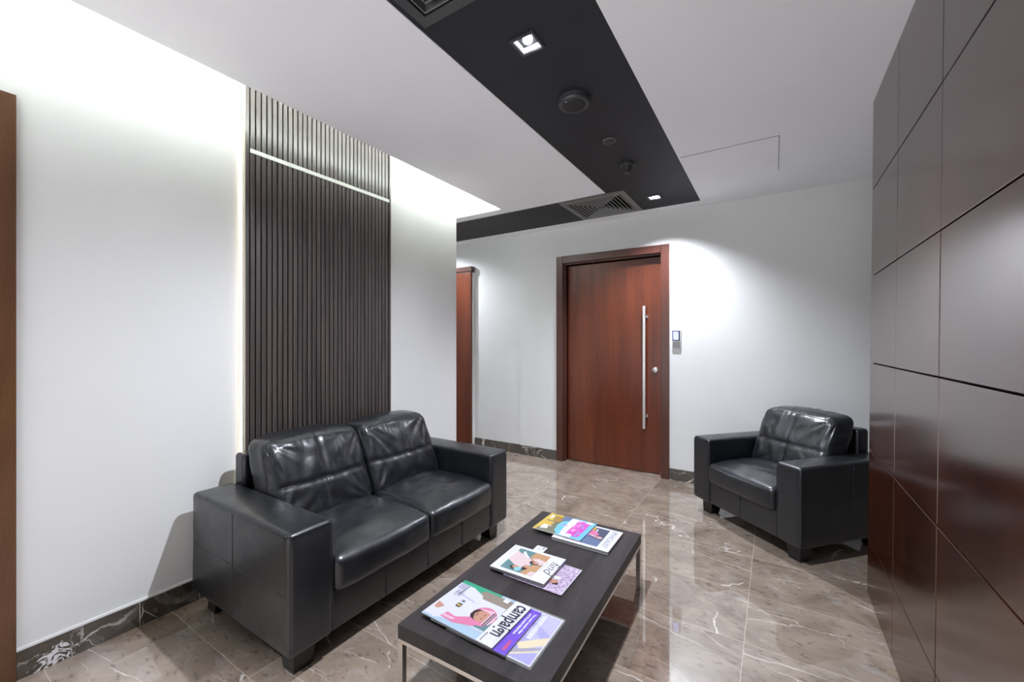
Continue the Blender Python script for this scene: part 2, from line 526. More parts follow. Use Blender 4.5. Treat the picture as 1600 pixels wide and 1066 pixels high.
# left wall with a doorway near the viewpoint, then the corner of the corridor
DL0, DL1, DLT = -0.72, 0.315, 2.243
struct(obj('wall_left', B((XL - 0.2, XL, DL1 - 0.02, 2.92, 0, 2.86), (XL - 0.2, XL, YN, DL0 + 0.02, 0, 2.86),
                          (XL - 0.2, XL, DL0 + 0.02, DL1 - 0.02, DLT - 0.02, 2.86), (XF, XL - 0.2, 2.72, 2.92, 0, 2.86)), M['wall']))
# back wall with the door opening
D0, D1, DT = -2.019, -0.838, 2.229
struct(obj('wall_back', B((-2.49, D0 + 0.02, YB, YB + 0.25, 0, CEIL + 0.03), (D1 - 0.02, XR, YB, YB + 0.25, 0, CEIL + 0.03),
                          (D0 + 0.02, D1 - 0.02, YB, YB + 0.25, DT - 0.02, CEIL + 0.03), (XF, -2.49, YB + 0.012, YB + 0.25, 0, CEIL + 0.03)), M['wall']))
struct(obj('wall_corridor_end', B((XF - 0.1, XF, 2.72, YB + 0.3, 0, 2.86)), M['wall']))
struct(obj('wall_right', B((XR, XR + 0.1, 2.6, YB + 0.3, 0, CEIL + 0.03), (0.62, XR, 2.6, 2.7, 0, CEIL + 0.03)), M['wall']))

# skirting
HB = 0.108
bl = obj('baseboard_left', B((XL, XL + 0.012, DL1, 2.92, 0, HB), (XL - 0.2, XL + 0.012, 2.92, 2.932, 0, HB)), M['base'], bevel=0.002)
struct(bl)
struct(obj('trim_2', B((XL, XL + 0.006, DL1, 2.92, HB, HB + 0.010)), M['white']))
struct(obj('baseboard_back', B((-2.49, D0, YB - 0.012, YB, 0, HB), (D1, XR, YB - 0.012, YB, 0, HB), (-3.155, -2.49, YB, YB + 0.012, 0, HB)), M['base'], bevel=0.002))

# dark lacquered panel wall on the right; its face leans very slightly
def lean(z): return 0.408 + 0.0095 * z
bm = bmesh.new()
rows = [0.0, 0.293, 0.743, 1.193, 1.638, 2.085, 2.60]
cols = [2.806, 2.277, 1.745, 1.213, 0.68, 0.15, -0.38, -0.91, YN]
g = 0.0028
for z0, z1 in zip(rows, rows[1:]):
    for y1, y0 in zip(cols, cols[1:]):
        zz1 = min(z1 - g, CEIL - 0.001) if z1 > CEIL else z1 - g
        jit = random.uniform(-0.0006, 0.0006)
        vs = box(bm, 0.0, 0.03, y0 + g, y1 - (g if y1 < 2.8 else 0), z0 + (g if z0 > 0 else 0), zz1, 0)
        for v in vs:
            v.co.x += lean(v.co.z) + jit
vs = box(bm, 0.012, 0.20, YN, 2.803, 0, CEIL, 1)
for v in vs:
    v.co.x += lean(v.co.z)
struct(obj('wall_panelled', bm, [M['lacquer'], M['void']], bevel=0.0012, segs=2))

# ------------------------------------------------------------------ slatted wall panel
PX = -2.412
sp = thing('slatted_wall_panel', 'tall dark walnut slatted panel on the left wall behind the sofa', 'wall panel', (0, 0, 0))
PY0, PY1 = 1.109, 2.113
PB = -2.440     # back of the panel, held off the wall
obj('backing_board', B((PB, PX - 0.014, PY0 + 0.004, PY1 - 0.004, 0.0, 2.855)), M['slatback'], sp)
bm = bmesh.new()
box(bm, PB, PX, PY0, PY0 + 0.020, 0, 2.855)
box(bm, PB, PX, PY1 - 0.015, PY1, 0, 2.855)
y = PY0 + 0.027; k = 0
pitch = (PY1 - 0.020 - y) / 32
while y < PY1 - 0.03:
    box(bm, PX - 0.014, PX, y, y + pitch - 0.0078, 0, 2.855)
    y += pitch
obj('slats', bm, M['slat'], sp, bevel=0.001, segs=1)
obj('metal_strip', B((PX - 0.002, PX + 0.003, PY0 + 0.024, PY1 - 0.019, 2.333, 2.356)), M['trim'], sp)
obj('edge_trim', B((PB, PX + 0.001, PY0 - 0.003, PY0, 0, 2.855)), M['edgetrim'], sp)
obj('led_strip', B((XL + 0.001, XL + 0.008, PY0 + 0.004, PY0 + 0.012, 0.12, 2.5)), M['led_warm'], sp)
obj('led_strip', B((XL + 0.001, XL + 0.008, PY1 - 0.012, PY1 - 0.004, 0.12, 2.5)), M['led_warm'], sp)

# ------------------------------------------------------------------ doors
d1 = struct_root('door_1', (0, 0, 0))
bm = bmesh.new()
FW = 0.075
FY = YB - 0.016
# architrave
for a in ((D0, D0 + FW, 0, DT), (D1 - FW, D1, 0, DT)):
    box(bm, a[0], a[1], FY, YB + 0.001, a[2], a[3] - 0.0)
obj('door_architrave', bm, M['frame'], d1, bevel=0.003)
obj('door_header', B((D0 + FW + 0.0008, D1 - FW - 0.0008, FY, YB + 0.001, DT - FW, DT)), M['frame'], d1, bevel=0.003)
bm = B((D0 + 0.02, D0 + FW + 0.006, YB + 0.001, YB + 0.18, 0, DT - FW + 0.006), (D1 - FW - 0.006, D1 - 0.02, YB + 0.001, YB + 0.18, 0, DT - FW + 0.006),
       (D0 + FW + 0.006, D1 - FW - 0.006, YB + 0.001, YB + 0.18, DT - FW - 0.002, DT - 0.02),
       (D0 + FW + 0.006, D0 + FW + 0.018, YB + 0.020, YB + 0.06, 0, DT - FW - 0.012), (D0 + FW + 0.006, D1 - FW - 0.006, YB + 0.020, YB + 0.06, DT - FW - 0.014, DT - FW - 0.002))
obj('door_jamb', bm, M['frame'], d1, bevel=0.0015)
leaf = obj('door_leaf', B((D0 + FW + 0.020, D1 - FW - 0.008, YB + 0.085, YB + 0.13, 0.006, DT - FW - 0.022)), M['door'], d1, bevel=0.002)
hy = YB + 0.085
bm = bmesh.new()
box(bm, -1.097, -1.069, hy - 0.062, hy - 0.036, 0.445, 1.655)
h = obj('pull_handle', bm, M['handle'], leaf, bevel=0.006, segs=3)
for z in (1.55, 0.565):
    bm = bmesh.new(); lathe(bm, [(0.011, -0.045), (0.011, 0.0), (0.019, 0.0), (0.019, 0.008)], 20, (-1.074, hy - 0.008, z), 'y')
    obj('handle_mount', bm, M['chrome'], leaf)
bm = bmesh.new(); lathe(bm, [(0.006, -0.020), (0.020, -0.018), (0.026, -0.010), (0.030, -0.004), (0.030, 0.0)], 28, (-0.988, hy, 1.022), 'y')
lk = obj('lock_cylinder', bm, M['handle'], leaf, smooth=False)
obj('keyhole', B((-0.991, -0.985, hy - 0.0215, hy - 0.019, 1.014, 1.030)), M['black'], leaf)
obj('door_stop_pin', B((-0.938, -0.926, hy - 0.012, hy, 0.006, 0.026)), M['brass'], leaf)

obj('door_light_block', B((D0 + 0.01, D1 - 0.01, YB + 0.185, YB + 0.24, 0, DT)), M['void'], d1)  # added dark block stopping background light leaking through the door gaps
d2 = struct_root('door_2', (0, 0, 0))
obj('door_leaf', B((-4.05, -3.170, YB - 0.052, YB - 0.012, 0.008, 2.165)), M['door'], d2, bevel=0.003)
obj('door_jamb', B((-4.10, -3.180, YB - 0.012, YB + 0.012, 0.0, 2.20)), M['frame'], d2)
obj('door_header', B((-4.15, -3.161, YB - 0.058, YB + 0.010, 2.178, 2.238), (-4.13, -3.168, YB - 0.050, YB + 0.010, 2.168, 2.177)), M['frame'], d2, bevel=0.0015)
obj('door_edge_highlight', B((-3.170, -3.162, YB - 0.030, YB + 0.012, 0.0, 2.165)), M['white'], d2)  # white strip painting in the highlight along the door's edge

d3 = struct_root('door_3', (0, 0, 0))
bm = B((XL - 0.21, XL + 0.020, DL1 - 0.075, DL1, 0, DLT), (XL - 0.21, XL + 0.020, DL0, DL0 + 0.075, 0, DLT), (XL - 0.21, XL + 0.020, DL0 + 0.0755, DL1 - 0.0755, DLT - 0.075, DLT))
obj('door_frame', bm, M['jamb'], d3, bevel=0.002)
dl = obj('door_leaf', B((XL - 0.12, XL - 0.075, DL0 + 0.08, DL1 - 0.08, 0.006, DLT - 0.08)), M['jamb'], d3)

# ------------------------------------------------------------------ keypad
kp = thing('door_entry_keypad', 'small black entry keypad with blue lit digits on wall right of the door', 'keypad', (-0.774, YB, 1.325))
obj('wall_plate', B((-0.040, 0.040, -0.016, 0.001, -0.088, 0.090)), M['white'], kp, bevel=0.004)
obj('touch_pad', B((-0.034, 0.032, -0.026, -0.016, -0.012, 0.082)), M['black'], kp, bevel=0.003)
bm = bmesh.new(); box(bm, -0.026, 0.022, -0.0268, -0.026, -0.006, 0.074)
sc_ = obj('screen', bm, M['screen'], kp)
bm = bmesh.new()
for r in range(4):
    for c_ in range(3):
        dgt = ['1', '2', '3', '4', '5', '6', '7', '8', '9', '*', '0', '#'][r * 3 + c_]
        text_into(bm, dgt, 0.016, (-0.0225 + c_ * 0.0165, -0.0272, 0.050 - r * 0.017), (1, 0, 0), (0, 0, 1), 0, bold=0.0004)
obj('digits', bm, M['key'], kp)
obj('status_light', B((-0.018, -0.008, -0.0272, -0.0268, 0.066, 0.071)), M['keyred'], kp)
obj('card_reader', B((-0.034, 0.036, -0.022, -0.016, -0.078, -0.022)), M['ventgrey'], kp, bevel=0.003)

# ------------------------------------------------------------------ ceiling fittings
def vent(name, v, label, frame_m, lou_m, lip_m, group=None):
    x0, x1, y0, y1 = v
    cx, cy = (x0 + x1) / 2, (y0 + y1) / 2; h = (x1 - x0) / 2
    t = thing(name, label, 'air vent', (cx, cy, CEIL), 0, 'air vents in the black ceiling band')
    def ring(bm, ho, zo, hi, zi, th=0.0):
        a = [(s * ho, t_ * ho, zo) for s, t_ in ((-1, -1), (1, -1), (1, 1), (-1, 1))]
        b = [(s * hi, t_ * hi, zi) for s, t_ in ((-1, -1), (1, -1), (1, 1), (-1, 1))]
        va = [bm.verts.new(p) for p in a]; vb = [bm.verts.new(p) for p in b]
        vc = [bm.verts.new((p[0], p[1], p[2] + th)) for p in a]; vd = [bm.verts.new((p[0], p[1], p[2] + th)) for p in b]
        for k in range(4):
            n = (k + 1) % 4
            bm.faces.new((va[k], va[n], vb[n], vb[k])); bm.faces.new((vc[k], vd[k], vd[n], vc[n]))
            bm.faces.new((va[k], vc[k], vc[n], va[n])); bm.faces.new((vb[k], vb[n], vd[n], vd[k]))
        bmesh.ops.recalc_face_normals(bm, faces=bm.faces)
    bm = bmesh.new(); ring(bm, h + 0.004, -0.002, h - 0.042, -0.008, 0.010)
    obj('frame', bm, frame_m, t, bevel=0.001, segs=1)
    n = 7
    for k in range(n):
        ho = (h - 0.062) * (1 - k / n) + 0.008
        bm = bmesh.new(); ring(bm, ho, -0.004, ho - 0.014, 0.024, 0.002)
        n0 = len(bm.faces)
        ring(bm, ho + 0.0015, -0.0065, ho - 0.0030, -0.0065, 0.003)
        bm.faces.ensure_lookup_table()
        for f in bm.faces[n0:]:
            f.material_index = 1
        obj('louver', bm, [lou_m, lip_m], t)
    obj('centre_plate', B((-0.022, 0.022, -0.022, 0.022, 0.0, 0.004)), lou_m, t)
    obj('duct', B((-h, h, -h, h, 0.10, 0.11), (-h, -h + 0.003, -h, h, 0.012, 0.10), (h - 0.003, h, -h, h, 0.012, 0.10), (-h, h, -h, -h + 0.003, 0.012, 0.10), (-h, h, h - 0.003, h, 0.012, 0.10)), M['void'], t)
    return t
vent('ceiling_air_vent', V2, 'square grey louvred air vent at the far corner of the black ceiling band', M['ventgrey'], M['louver'], M['lip'])
vent('ceiling_air_vent', V1, 'square dark louvred air vent cut off by the top edge, near the bright downlight', M['ventdark'], M['ventdark'], M['ventgrey'])

def downlight(x, y, label, power, cone=118, blend=0.45):
    t = thing('recessed_downlight', label, 'ceiling light', (x, y, CEIL), 0, 'recessed downlights in the black ceiling band')
    a, b = 0.047, 0.056
    obj('trim_ring', B((-b, b, -b, -a + 0.002, -0.002, 0.004), (-b, b, a - 0.002, b, -0.002, 0.004), (-b, -a + 0.002, -a, a, -0.002, 0.004), (a - 0.002, b, -a, a, -0.002, 0.004)), M['blacksoft'], t)
    obj('reflector', B((-a, a, -a, -a + 0.003, 0.004, 0.040), (-a, a, a - 0.003, a, 0.004, 0.040), (-a, -a + 0.003, -a, a, 0.004, 0.040), (a - 0.003, a, -a, a, 0.004, 0.040)), M['reflector'], t)
    obj('lamp_plate', B((-a + 0.004, a - 0.004, -a + 0.004, a - 0.004, 0.028, 0.032)), M['blacksoft'], t)
    bm = bmesh.new(); lathe(bm, [(0.004, 0.010), (0.017, 0.012), (0.020, 0.016), (0.020, 0.028)], 28, (0, 0, 0.0))
    obj('lamp', bm, M['bulb'], t, smooth=True)
    ld = bpy.data.lights.new('downlight_beam', 'SPOT')
    ld.energy = power; ld.color = (0.86, 0.90, 1.0); ld.spot_size = math.radians(cone); ld.spot_blend = blend; ld.shadow_soft_size = 0.018
    lo = bpy.data.objects.new('downlight_beam', ld); C.objects.link(lo); lo.parent = t
    lo.location = (0, 0, 0.004)
    return ld
downlight(*LAMPS[0], 'bright square recessed downlight in the black ceiling band, nearest the camera', 190, 150, 0.75)
downlight(*LAMPS[1], 'small square recessed downlight at the far end of the black ceiling band', 135, 122, 0.75)
downlight(*LAMPS[2], 'unseen square recessed downlight behind the viewpoint, beam boosted to brighten the ceiling', 640, 76)  # unseen lamp, its power raised so the floor bounces light onto the ceiling
downlight(*LAMPS[3], 'added unseen downlight in the corridor branch of the black band, brightening the corridor', 75, 150, 0.8)  # added lamp, out of view, washing the corridor walls brighter

bm = bmesh.new(); lathe(bm, [(0.030, -0.030), (0.060, -0.030), (0.061, -0.032), (0.066, -0.033), (0.075, -0.030), (0.079, -0.022), (0.079, 0.004)], 48)
sk = thing('ceiling_speaker', 'round black surface-mounted speaker disc on the black ceiling band', 'speaker', (-0.866, 1.955, CEIL))
obj('housing', bm, M['blacksoft'], sk, smooth=False, bevel=0.001, segs=1)
bm = bmesh.new(); lathe(bm, [(0.004, -0.0355), (0.054, -0.0345), (0.056, -0.032)], 40)
obj('grille', bm, M['black'], sk)
bm = bmesh.new(); lathe(bm, [(0.002, -0.0362), (0.004, -0.034)], 12, (-0.020, -0.052, 0.002))
obj('status_light', bm, M['white'], sk)
bm = bmesh.new(); lathe(bm, [(0.034, -0.004), (0.0355, -0.002), (0.0355, 0.007)], 36)
cp = thing('ceiling_cover_plate', 'small flat round black cover plate between speaker and smoke detector', 'cover plate', (-0.862, 2.476, CEIL))
obj('plate', bm, M['blacksoft'], cp)
bm = bmesh.new(); lathe(bm, [(0.036, -0.003), (0.0395, -0.003), (0.0395, 0.005), (0.036, 0.005)], 36)
obj('rim', bm, M['ventgrey'], cp)
sd = thing('smoke_detector', 'small black dome smoke detector hanging from the black ceiling band', 'smoke detector', (-0.868, 2.872, CEIL))
bm = bmesh.new(); lathe(bm, [(0.046, -0.016), (0.050, -0.012), (0.050, 0.004)], 36); obj('base', bm, M['blacksoft'], sd, bevel=0.001)
bm = bmesh.new(); lathe(bm, [(0.020, -0.048), (0.024, -0.044), (0.042, -0.016)], 32); obj('housing', bm, M['black'], sd)
bm = bmesh.new()
for k in range(8):
    a = k * PI / 4
    box(bm, 0.019 * math.cos(a) - 0.002, 0.019 * math.cos(a) + 0.002, 0.019 * math.sin(a) - 0.002, 0.019 * math.sin(a) + 0.002, -0.060, -0.046)
lathe(bm, [(0.020, -0.063), (0.022, -0.060), (0.020, -0.058)], 24)
obj('sensor_cage', bm, M['ventdark'], sd)
hp = thing('ceiling_access_panel', 'flush white access panel outlined by a thin gap in the white ceiling', 'access panel', (-0.245, 3.245, CEIL))
obj('panel', B((-0.29, 0.268, -0.288, 0.290, -0.0022, 0.001)), M['ceiling'], hp)
obj('shadow_gap', B((-0.29, 0.2715, -0.2915, -0.288, -0.0014, 0.001), (0.268, 0.2715, -0.288, 0.290, -0.0014, 0.001)), M['blacksoft'], hp)

# ------------------------------------------------------------------ sofa and armchair
def leather_seat(root, W, D, n, arm, seed):
    H = 0.572; z0 = 0.100
    hw, hd = W / 2, D / 2
    lm = M['leather']
    def soft(amp, sc, sd):
        return lambda p: amp * noise.noise(Vector((p.x * sc + sd, p.y * sc, p.z * sc)))
    # arms
    for s in (-1, 1):
        cx = s * (hw - arm / 2); cz = (H + z0) / 2
        half = (arm / 2, hd, (H - z0) / 2)
        def fn(p, cx=cx, cz=cz, s=s):
            p = p.copy()
            t = max(0, 1 - (p.x / half[0]) ** 2) * max(0, 1 - (p.y / half[1]) ** 4)
            if p.z > 0:
                p.z += 0.006 * t * (p.z / half[2])
            d = 0.0025 * noise.noise(Vector((p.x * 9 + seed, p.y * 9 + s * 5, p.z * 9)))
            p.x += d; p.z += d * 0.6
            return p + Vector((cx, 0, cz))
        a = obj('arm', puff(half, 0.020, (8, 28, 18), fn), lm, root, smooth=True)
        # stitched seams: top border on both long edges and front, panel seams on the outer side
        bm = bmesh.new()
        zt = H - 0.007; e = 0.007
        for sx in (-1, 1):
            pts = [(cx + sx * (arm / 2 - 0.006 + 0.0045), -hd + 0.02 + (D - 0.04) * k / 20, zt - 0.001) for k in range(21)]
            tube(bm, pts, 0.0020, 6)
        tube(bm, [(cx - arm / 2 + 0.015 + (arm - 0.03) * k / 8, -hd + 0.0025, zt - 0.002) for k in range(9)], 0.0020, 6)
        for sx in (-1, 1):
            tube(bm, [(cx + sx * (arm / 2 - 0.0045), -hd + 0.0045, z0 + 0.015 + (H - z0 - 0.035) * k / 10) for k in range(11)], 0.0018, 6)
        xo = s * (hw - 0.0002)
        yv = -hd + 0.52 * D
        tube(bm, [(xo, yv, z0 + 0.02 + (H - z0 - 0.035) * k / 12) for k in range(13)], 0.0016, 6)
        tube(bm, [(xo, -hd + 0.02 + (D - 0.04) * k / 20, 0.335) for k in range(21)], 0.0016, 6)
        obj('piping', bm, M['thread'], a, smooth=True)
    iw = W - 2 * arm
    # front rail under the cushions
    half = (iw / 2 + 0.004, 0.03, 0.088)
    cy, cz = -hd + 0.042, z0 + 0.088
    fr = obj('front_rail', puff(half, 0.012, (24, 3, 6), lambda p: p + Vector((0, cy - (0.004 if p.y < 0 else 0) * (1 - (p.z / 0.088) ** 2), cz))), lm, root, smooth=True)
    bm = bmesh.new()
    for k in range(1, 2 * n):
        x = -iw / 2 + iw * k / (2 * n)
        tube(bm, [(x, cy - 0.0345, z0 + 0.012 + 0.15 * j / 6) for j in range(7)], 0.0022, 6)
        obj('seam', bm, M['thread'], fr, smooth=True); bm = bmesh.new()
    bm.free()
    # carcass under the cushions
    obj('seat_base', B((-iw / 2, iw / 2, -hd + 0.075, hd - 0.11, z0 + 0.01, 0.262)), M['legblack'], root)
    # back frame between the arms
    half = (iw / 2 + 0.002, 0.05, (0.725 - z0) / 2)
    obj('back_frame', puff(half, 0.022, (20, 4, 16), lambda p: p + Vector((0, hd - 0.052 - 0.02 * max(0, -p.z) / 0.3, (0.725 + z0) / 2))), lm, root, smooth=True)
    cw = iw / n
    for i in range(n):
        cx = -iw / 2 + cw * (i + 0.5)
        # seat cushion
        sh = (cw / 2 - 0.002, 0.30, 0.078)
        sy = -hd - 0.018 + 0.30; szc = 0.336
        def fs(p, cx=cx, i=i):
            q = p.copy()
            u, v = q.x / sh[0], q.y / sh[1]
            dome = max(0, 1 - u * u) ** 0.7 * max(0, 1 - abs(v) ** 3)
            if q.z > 0:
                k = q.z / sh[2]
                q.z += k * (0.030 * dome)
                fold = noise.noise(Vector((u * 2.2 + seed + i * 7, v * 5.0, 1.3)))
                q.z += k * 0.009 * fold * dome
                q.z -= k * 0.018 * max(0, -v - 0.55) / 0.45 * (1 - 0.3 * u * u) if v < -0.55 else 0
            else:
                q.z -= 0.004 * dome
            if q.y < -0.24:
                q.y -= 0.016 * max(0, 1 - u * u) * max(0, 1 - (q.z / 0.10) ** 2)
            q.x += 0.004 * (1 if q.x > 0 else -1) * max(0, 1 - v * v) * (1 - abs(q.z) / 0.2) * (abs(u) ** 4)
            q += Vector((0, 0.003, 0.003)) * noise.noise(Vector((p.x * 14 + seed, p.y * 14 + i, p.z * 14)))
            return q + Vector((cx, sy, szc))
        se = obj('seat_cushion', puff(sh, 0.034, (30, 30, 6), fs), lm, root, smooth=True)
        bm = bmesh.new()
        def sp_(x, y, z):
            return fs(rounded(Vector((x, y, z)), sh, 0.034)) 
        top = [sp_(-sh[0] + 0.02 + (2 * sh[0] - 0.04) * k / 30, -sh[1] + 0.010, sh[2] - 0.0098) for k in range(31)]
        tube(bm, top, 0.0024, 6)
        bot = [sp_(-sh[0] + 0.02 + (2 * sh[0] - 0.04) * k / 30, -sh[1] + 0.010, -sh[2] + 0.0098) for k in range(31)]
        tube(bm, bot, 0.0020, 6)
        for sx in (-1, 1):
            tube(bm, [sp_(sx * (sh[0] - 0.0098), -sh[1] + 0.02 + (2 * sh[1] - 0.06) * k / 24, sh[2] - 0.0098) for k in range(25)], 0.0022, 6)
        obj('piping', bm, M['thread'], se, smooth=True)
        # back cushion, leaning, pillowy, gathered at the corners
        bh = (cw / 2 - 0.001, 0.095, 0.205)
        zc = 0.418 + 0.205 - 0.03
        def fb(p, cx=cx, i=i):
            q = p.copy()
            u, w = q.x / bh[0], q.z / bh[2]
            full = max(0, 1 - u * u) ** 0.6 * max(0, 1 - w * w) ** 0.55
            if q.y < 0:
                k = -q.y / bh[1]
                q.y -= k * 0.040 * full
                # cross seam pulls the leather in
                q.y += k * 0.010 * math.exp(-(q.x / 0.016) ** 2) * (1 - 0.5 * abs(w))
                q.y += k * 0.008 * math.exp(-((q.z + 0.005) / 0.014) ** 2) * (1 - 0.4 * abs(u))
                f = 0
                for a, (sx, sz) in enumerate(((-1, -1), (1, -1), (-1, 1), (1, 1))):
                    dx, dz = q.x - sx * bh[0], q.z - sz * bh[2]
                    r = math.hypot(dx, dz)
                    an = math.atan2(dz, dx)
                    f += noise.noise(Vector((an * 5.5 + seed * 3 + a * 11 + i * 5, r * 4.0, a * 2.0))) * math.exp(-r / 0.17) * min(1, r / 0.02)
                q.y += k * 0.020 * f
                q.y += k * 0.007 * noise.noise(Vector((q.x * 16 + seed + i * 3, q.z * 8, 4.0)))
                # gathers just below the top border
                q.y += k * 0.006 * noise.noise(Vector((q.x * 55 + seed, q.z * 8, 2.0 + i))) * math.exp(-(bh[2] - q.z) / 0.045)
            if q.z > 0:
                q.z += 0.022 * (1 - abs(u) ** 2.5) * w
                q.z += 0.005 * noise.noise(Vector((q.x * 22 + seed, q.y * 10, 7.0 + i))) * w
            q.x += 0.006 * (1 if u > 0 else -1) * (abs(u) ** 3) * noise.noise(Vector((q.z * 16, q.y * 12, seed + i)))
            q.x *= 1.0 - 0.05 * max(0, w) ** 3
            yy = hd - 0.105 - 0.095 - 0.055 + 0.38 * q.z * (1.0)
            return Vector((q.x + cx, q.y + yy, q.z + zc))
        bc = obj('back_cushion', puff(bh, 0.045, (56, 10, 44), fb), lm, root, smooth=True)
        bm = bmesh.new()
        def bp_(x, z):
            return fb(rounded(Vector((x, -bh[1], z)), bh, 0.045)) + Vector((0, -0.0004, 0))
        tube(bm, [bp_(0.0, -bh[2] + 0.03 + (2 * bh[2] - 0.06) * k / 40) for k in range(41)], 0.0018, 6)
        tube(bm, [bp_(-bh[0] + 0.03 + (2 * bh[0] - 0.06) * k / 40, -0.005) for k in range(41)], 0.0018, 6)
        rim = []
        a_, c_ = bh[0] - 0.026, bh[2] - 0.026
        for k in range(30): rim.append(bp_(-a_ + 2 * a_ * k / 30, c_))
        for k in range(24): rim.append(bp_(a_, c_ - 2 * c_ * k / 24))
        for k in range(30): rim.append(bp_(a_ - 2 * a_ * k / 30, -c_))
        for k in range(24): rim.append(bp_(-a_, -c_ + 2 * c_ * k / 24))
        tube(bm, rim, 0.0022, 6, closed=True)
        obj('piping', bm, M['thread'], bc, smooth=True)
    # tapered feet
    for sx in (-1, 1):
        for sy_ in (-1, 1):
            bm = bmesh.new()
            x, y = sx * (hw - 0.095), sy_ * (hd - 0.10)
            t, b = 0.050, 0.038
            vt = [bm.verts.new((x + a * t, y + c * t, z0 + 0.004)) for a, c in ((-1, -1), (1, -1), (1, 1), (-1, 1))]
            vb = [bm.verts.new((x + sx * 0.010 + a * b, y + sy_ * 0.010 + c * b, 0.0)) for a, c in ((-1, -1), (1, -1), (1, 1), (-1, 1))]
            bm.faces.new(vt); bm.faces.new(vb[::-1])
            for k in range(4):
                bm.faces.new((vt[k], vb[k], vb[(k + 1) % 4], vt[(k + 1) % 4]))
            bmesh.ops.recalc_face_normals(bm, faces=bm.faces)
            obj('leg', bm, M['legblack'], root, bevel=0.002)

sofa = thing('leather_sofa', 'black leather two-seat sofa in front of the slatted wall panel', 'sofa', (-1.955, 1.600, 0), PI / 2)
leather_seat(sofa, 1.492, 0.85, 2, 0.187, 2.0)
chair = thing('leather_armchair', 'black leather armchair angled in the far right corner beside the dark panelled wall', 'armchair', (0.061, 3.476, 0), math.radians(-41.8))
leather_seat(chair, 0.889, 0.79, 1, 0.165, 9.0)

# ------------------------------------------------------------------ coffee table
TZ = 0.285
TR = math.radians(1.53)
tb = thing('coffee_table', 'low rectangular dark wood coffee table on a slim steel frame', 'coffee table', (-0.869, 1.620, 0), TR)
TW, TL = 0.290, 0.580
obj('table_top', B((-TW, TW, -TL, TL, TZ - 0.050, TZ)), M['tabletop'], tb, bevel=0.0015)
rl = 0.012
obj('frame', B((-TW, TW, -TL, -TL + 0.022, TZ - 0.064, TZ - 0.0502), (-TW, TW, TL - 0.022, TL, TZ - 0.064, TZ - 0.0502),
               (-TW, -TW + 0.022, -TL + 0.0222, TL - 0.0222, TZ - 0.064, TZ - 0.0502), (TW - 0.022, TW, -TL + 0.0222, TL - 0.0222, TZ - 0.064, TZ - 0.0502)), M['chrome'], tb, bevel=0.001, segs=1)
for sx in (-1, 1):
    for sy in (-1, 1):
        x0, x1 = sorted((sx * TW, sx * (TW - 0.022))); y0, y1 = sorted((sy * TL, sy * (TL - 0.022)))
        obj('leg', B((x0, x1, y0, y1, 0, TZ - 0.0642)), M['chrome'], tb, bevel=0.001, segs=1)

# ------------------------------------------------------------------ magazines
# A cover is laid out as the reader sees it: a to the reader's right, b up towards
# the masthead. On the table the mastheads point to the room's +X side.
def magazine(name, label, x_top, y_left, w, h, z, thick, mats, draw, rotz=0.0, group=None, edge='pages', cat='magazine', spine=None):
    t = thing(name, label, cat, (x_top, y_left, z), rotz, 'magazines on the coffee table')
    X0, X1, Y0, Y1 = -h, 0.0, -w, 0.0
    bm = bmesh.new(); box(bm, X0 + 0.001, X1 - 0.001, Y0 + 0.001, Y1 - 0.0003, 0.0, thick - 0.0006)
    obj('pages', bm, M[edge], t)
    bm = bmesh.new(); box(bm, X0, X1, Y0, Y1, thick - 0.0006, thick, 0)
    names = list(mats)
    def P(a, b):
        return (b - h, -a)
    lay = [0]
    def poly(mat, pts):
        lay[0] += 1
        ngon(bm, [P(*p) for p in pts], thick + 0.00012 + 0.00004 * lay[0], names.index(mat))
    def rect(mat, a0, a1, b0, b1):
        poly(mat, [(a0, b0), (a1, b0), (a1, b1), (a0, b1)])
    def oval(mat, a, b, ra, rb, rot=0.0, n=20):
        pts = []
        for k in range(n):
            th = 2 * PI * k / n
            x, y = ra * math.cos(th), rb * math.sin(th)
            pts.append((a + x * math.cos(rot) - y * math.sin(rot), b + x * math.sin(rot) + y * math.cos(rot)))
        poly(mat, pts)
    def txt(mat, s, size, a, b, bold=0.0, sx=1.0, rot=0.0, shear=0.0):
        lay[0] += 1
        p = P(a, b)
        r = (math.sin(rot), -math.cos(rot), 0); u_ = (math.cos(rot), math.sin(rot), 0)
        text_into(bm, s, size, (p[0], p[1], thick + 0.00012 + 0.00004 * lay[0]), r, u_, names.index(mat), bold, sx, shear=shear)
    draw(poly, rect, oval, txt)
    obj('cover', bm, [M[n] for n in names], t)
    return t

# stack by the near end: bottom one wrapped in clear film
w1, h1 = 0.255, 0.335
def d_wrapped(poly, rect, oval, txt):
    W, H = 0.250, 0.330
    rect('lilac', 0.004, W - 0.004, 0.004, H - 0.004)
    poly('lilac2', [(0.004, 0.15), (0.10, 0.326), (0.004, 0.326)])
    poly('lilac2', [(0.08, 0.200), (0.20, 0.326), (0.15, 0.326), (0.05, 0.21)])
    poly('cream', [(0.205, 0.262), (0.180, 0.240), (0.105, 0.326), (0.150, 0.326)])
    poly('greyband', [(0.246, 0.226), (0.226, 0.222), (0.160, 0.326), (0.172, 0.326)])
    poly('cream', [(0.246, 0.236), (0.240, 0.232), (0.176, 0.326), (0.184, 0.326)])
    txt('paper', 'communicate', 0.031, 0.012, 0.2575, bold=0.0012, sx=0.80)
wr = magazine('wrapped_magazine', 'lilac magazine in clear film with cream stripes, lowest of the near stack', -0.644, 1.362, 0.250, 0.330, TZ, 0.005,
              ['paper', 'lilac', 'lilac2', 'cream', 'greyband'], d_wrapped, 0.01)
bm = bmesh.new(); box(bm, -0.334, 0.005, -0.256, 0.006, 0.0002, 0.0068)
obj('wrapping_film', bm, M['film'], wr)

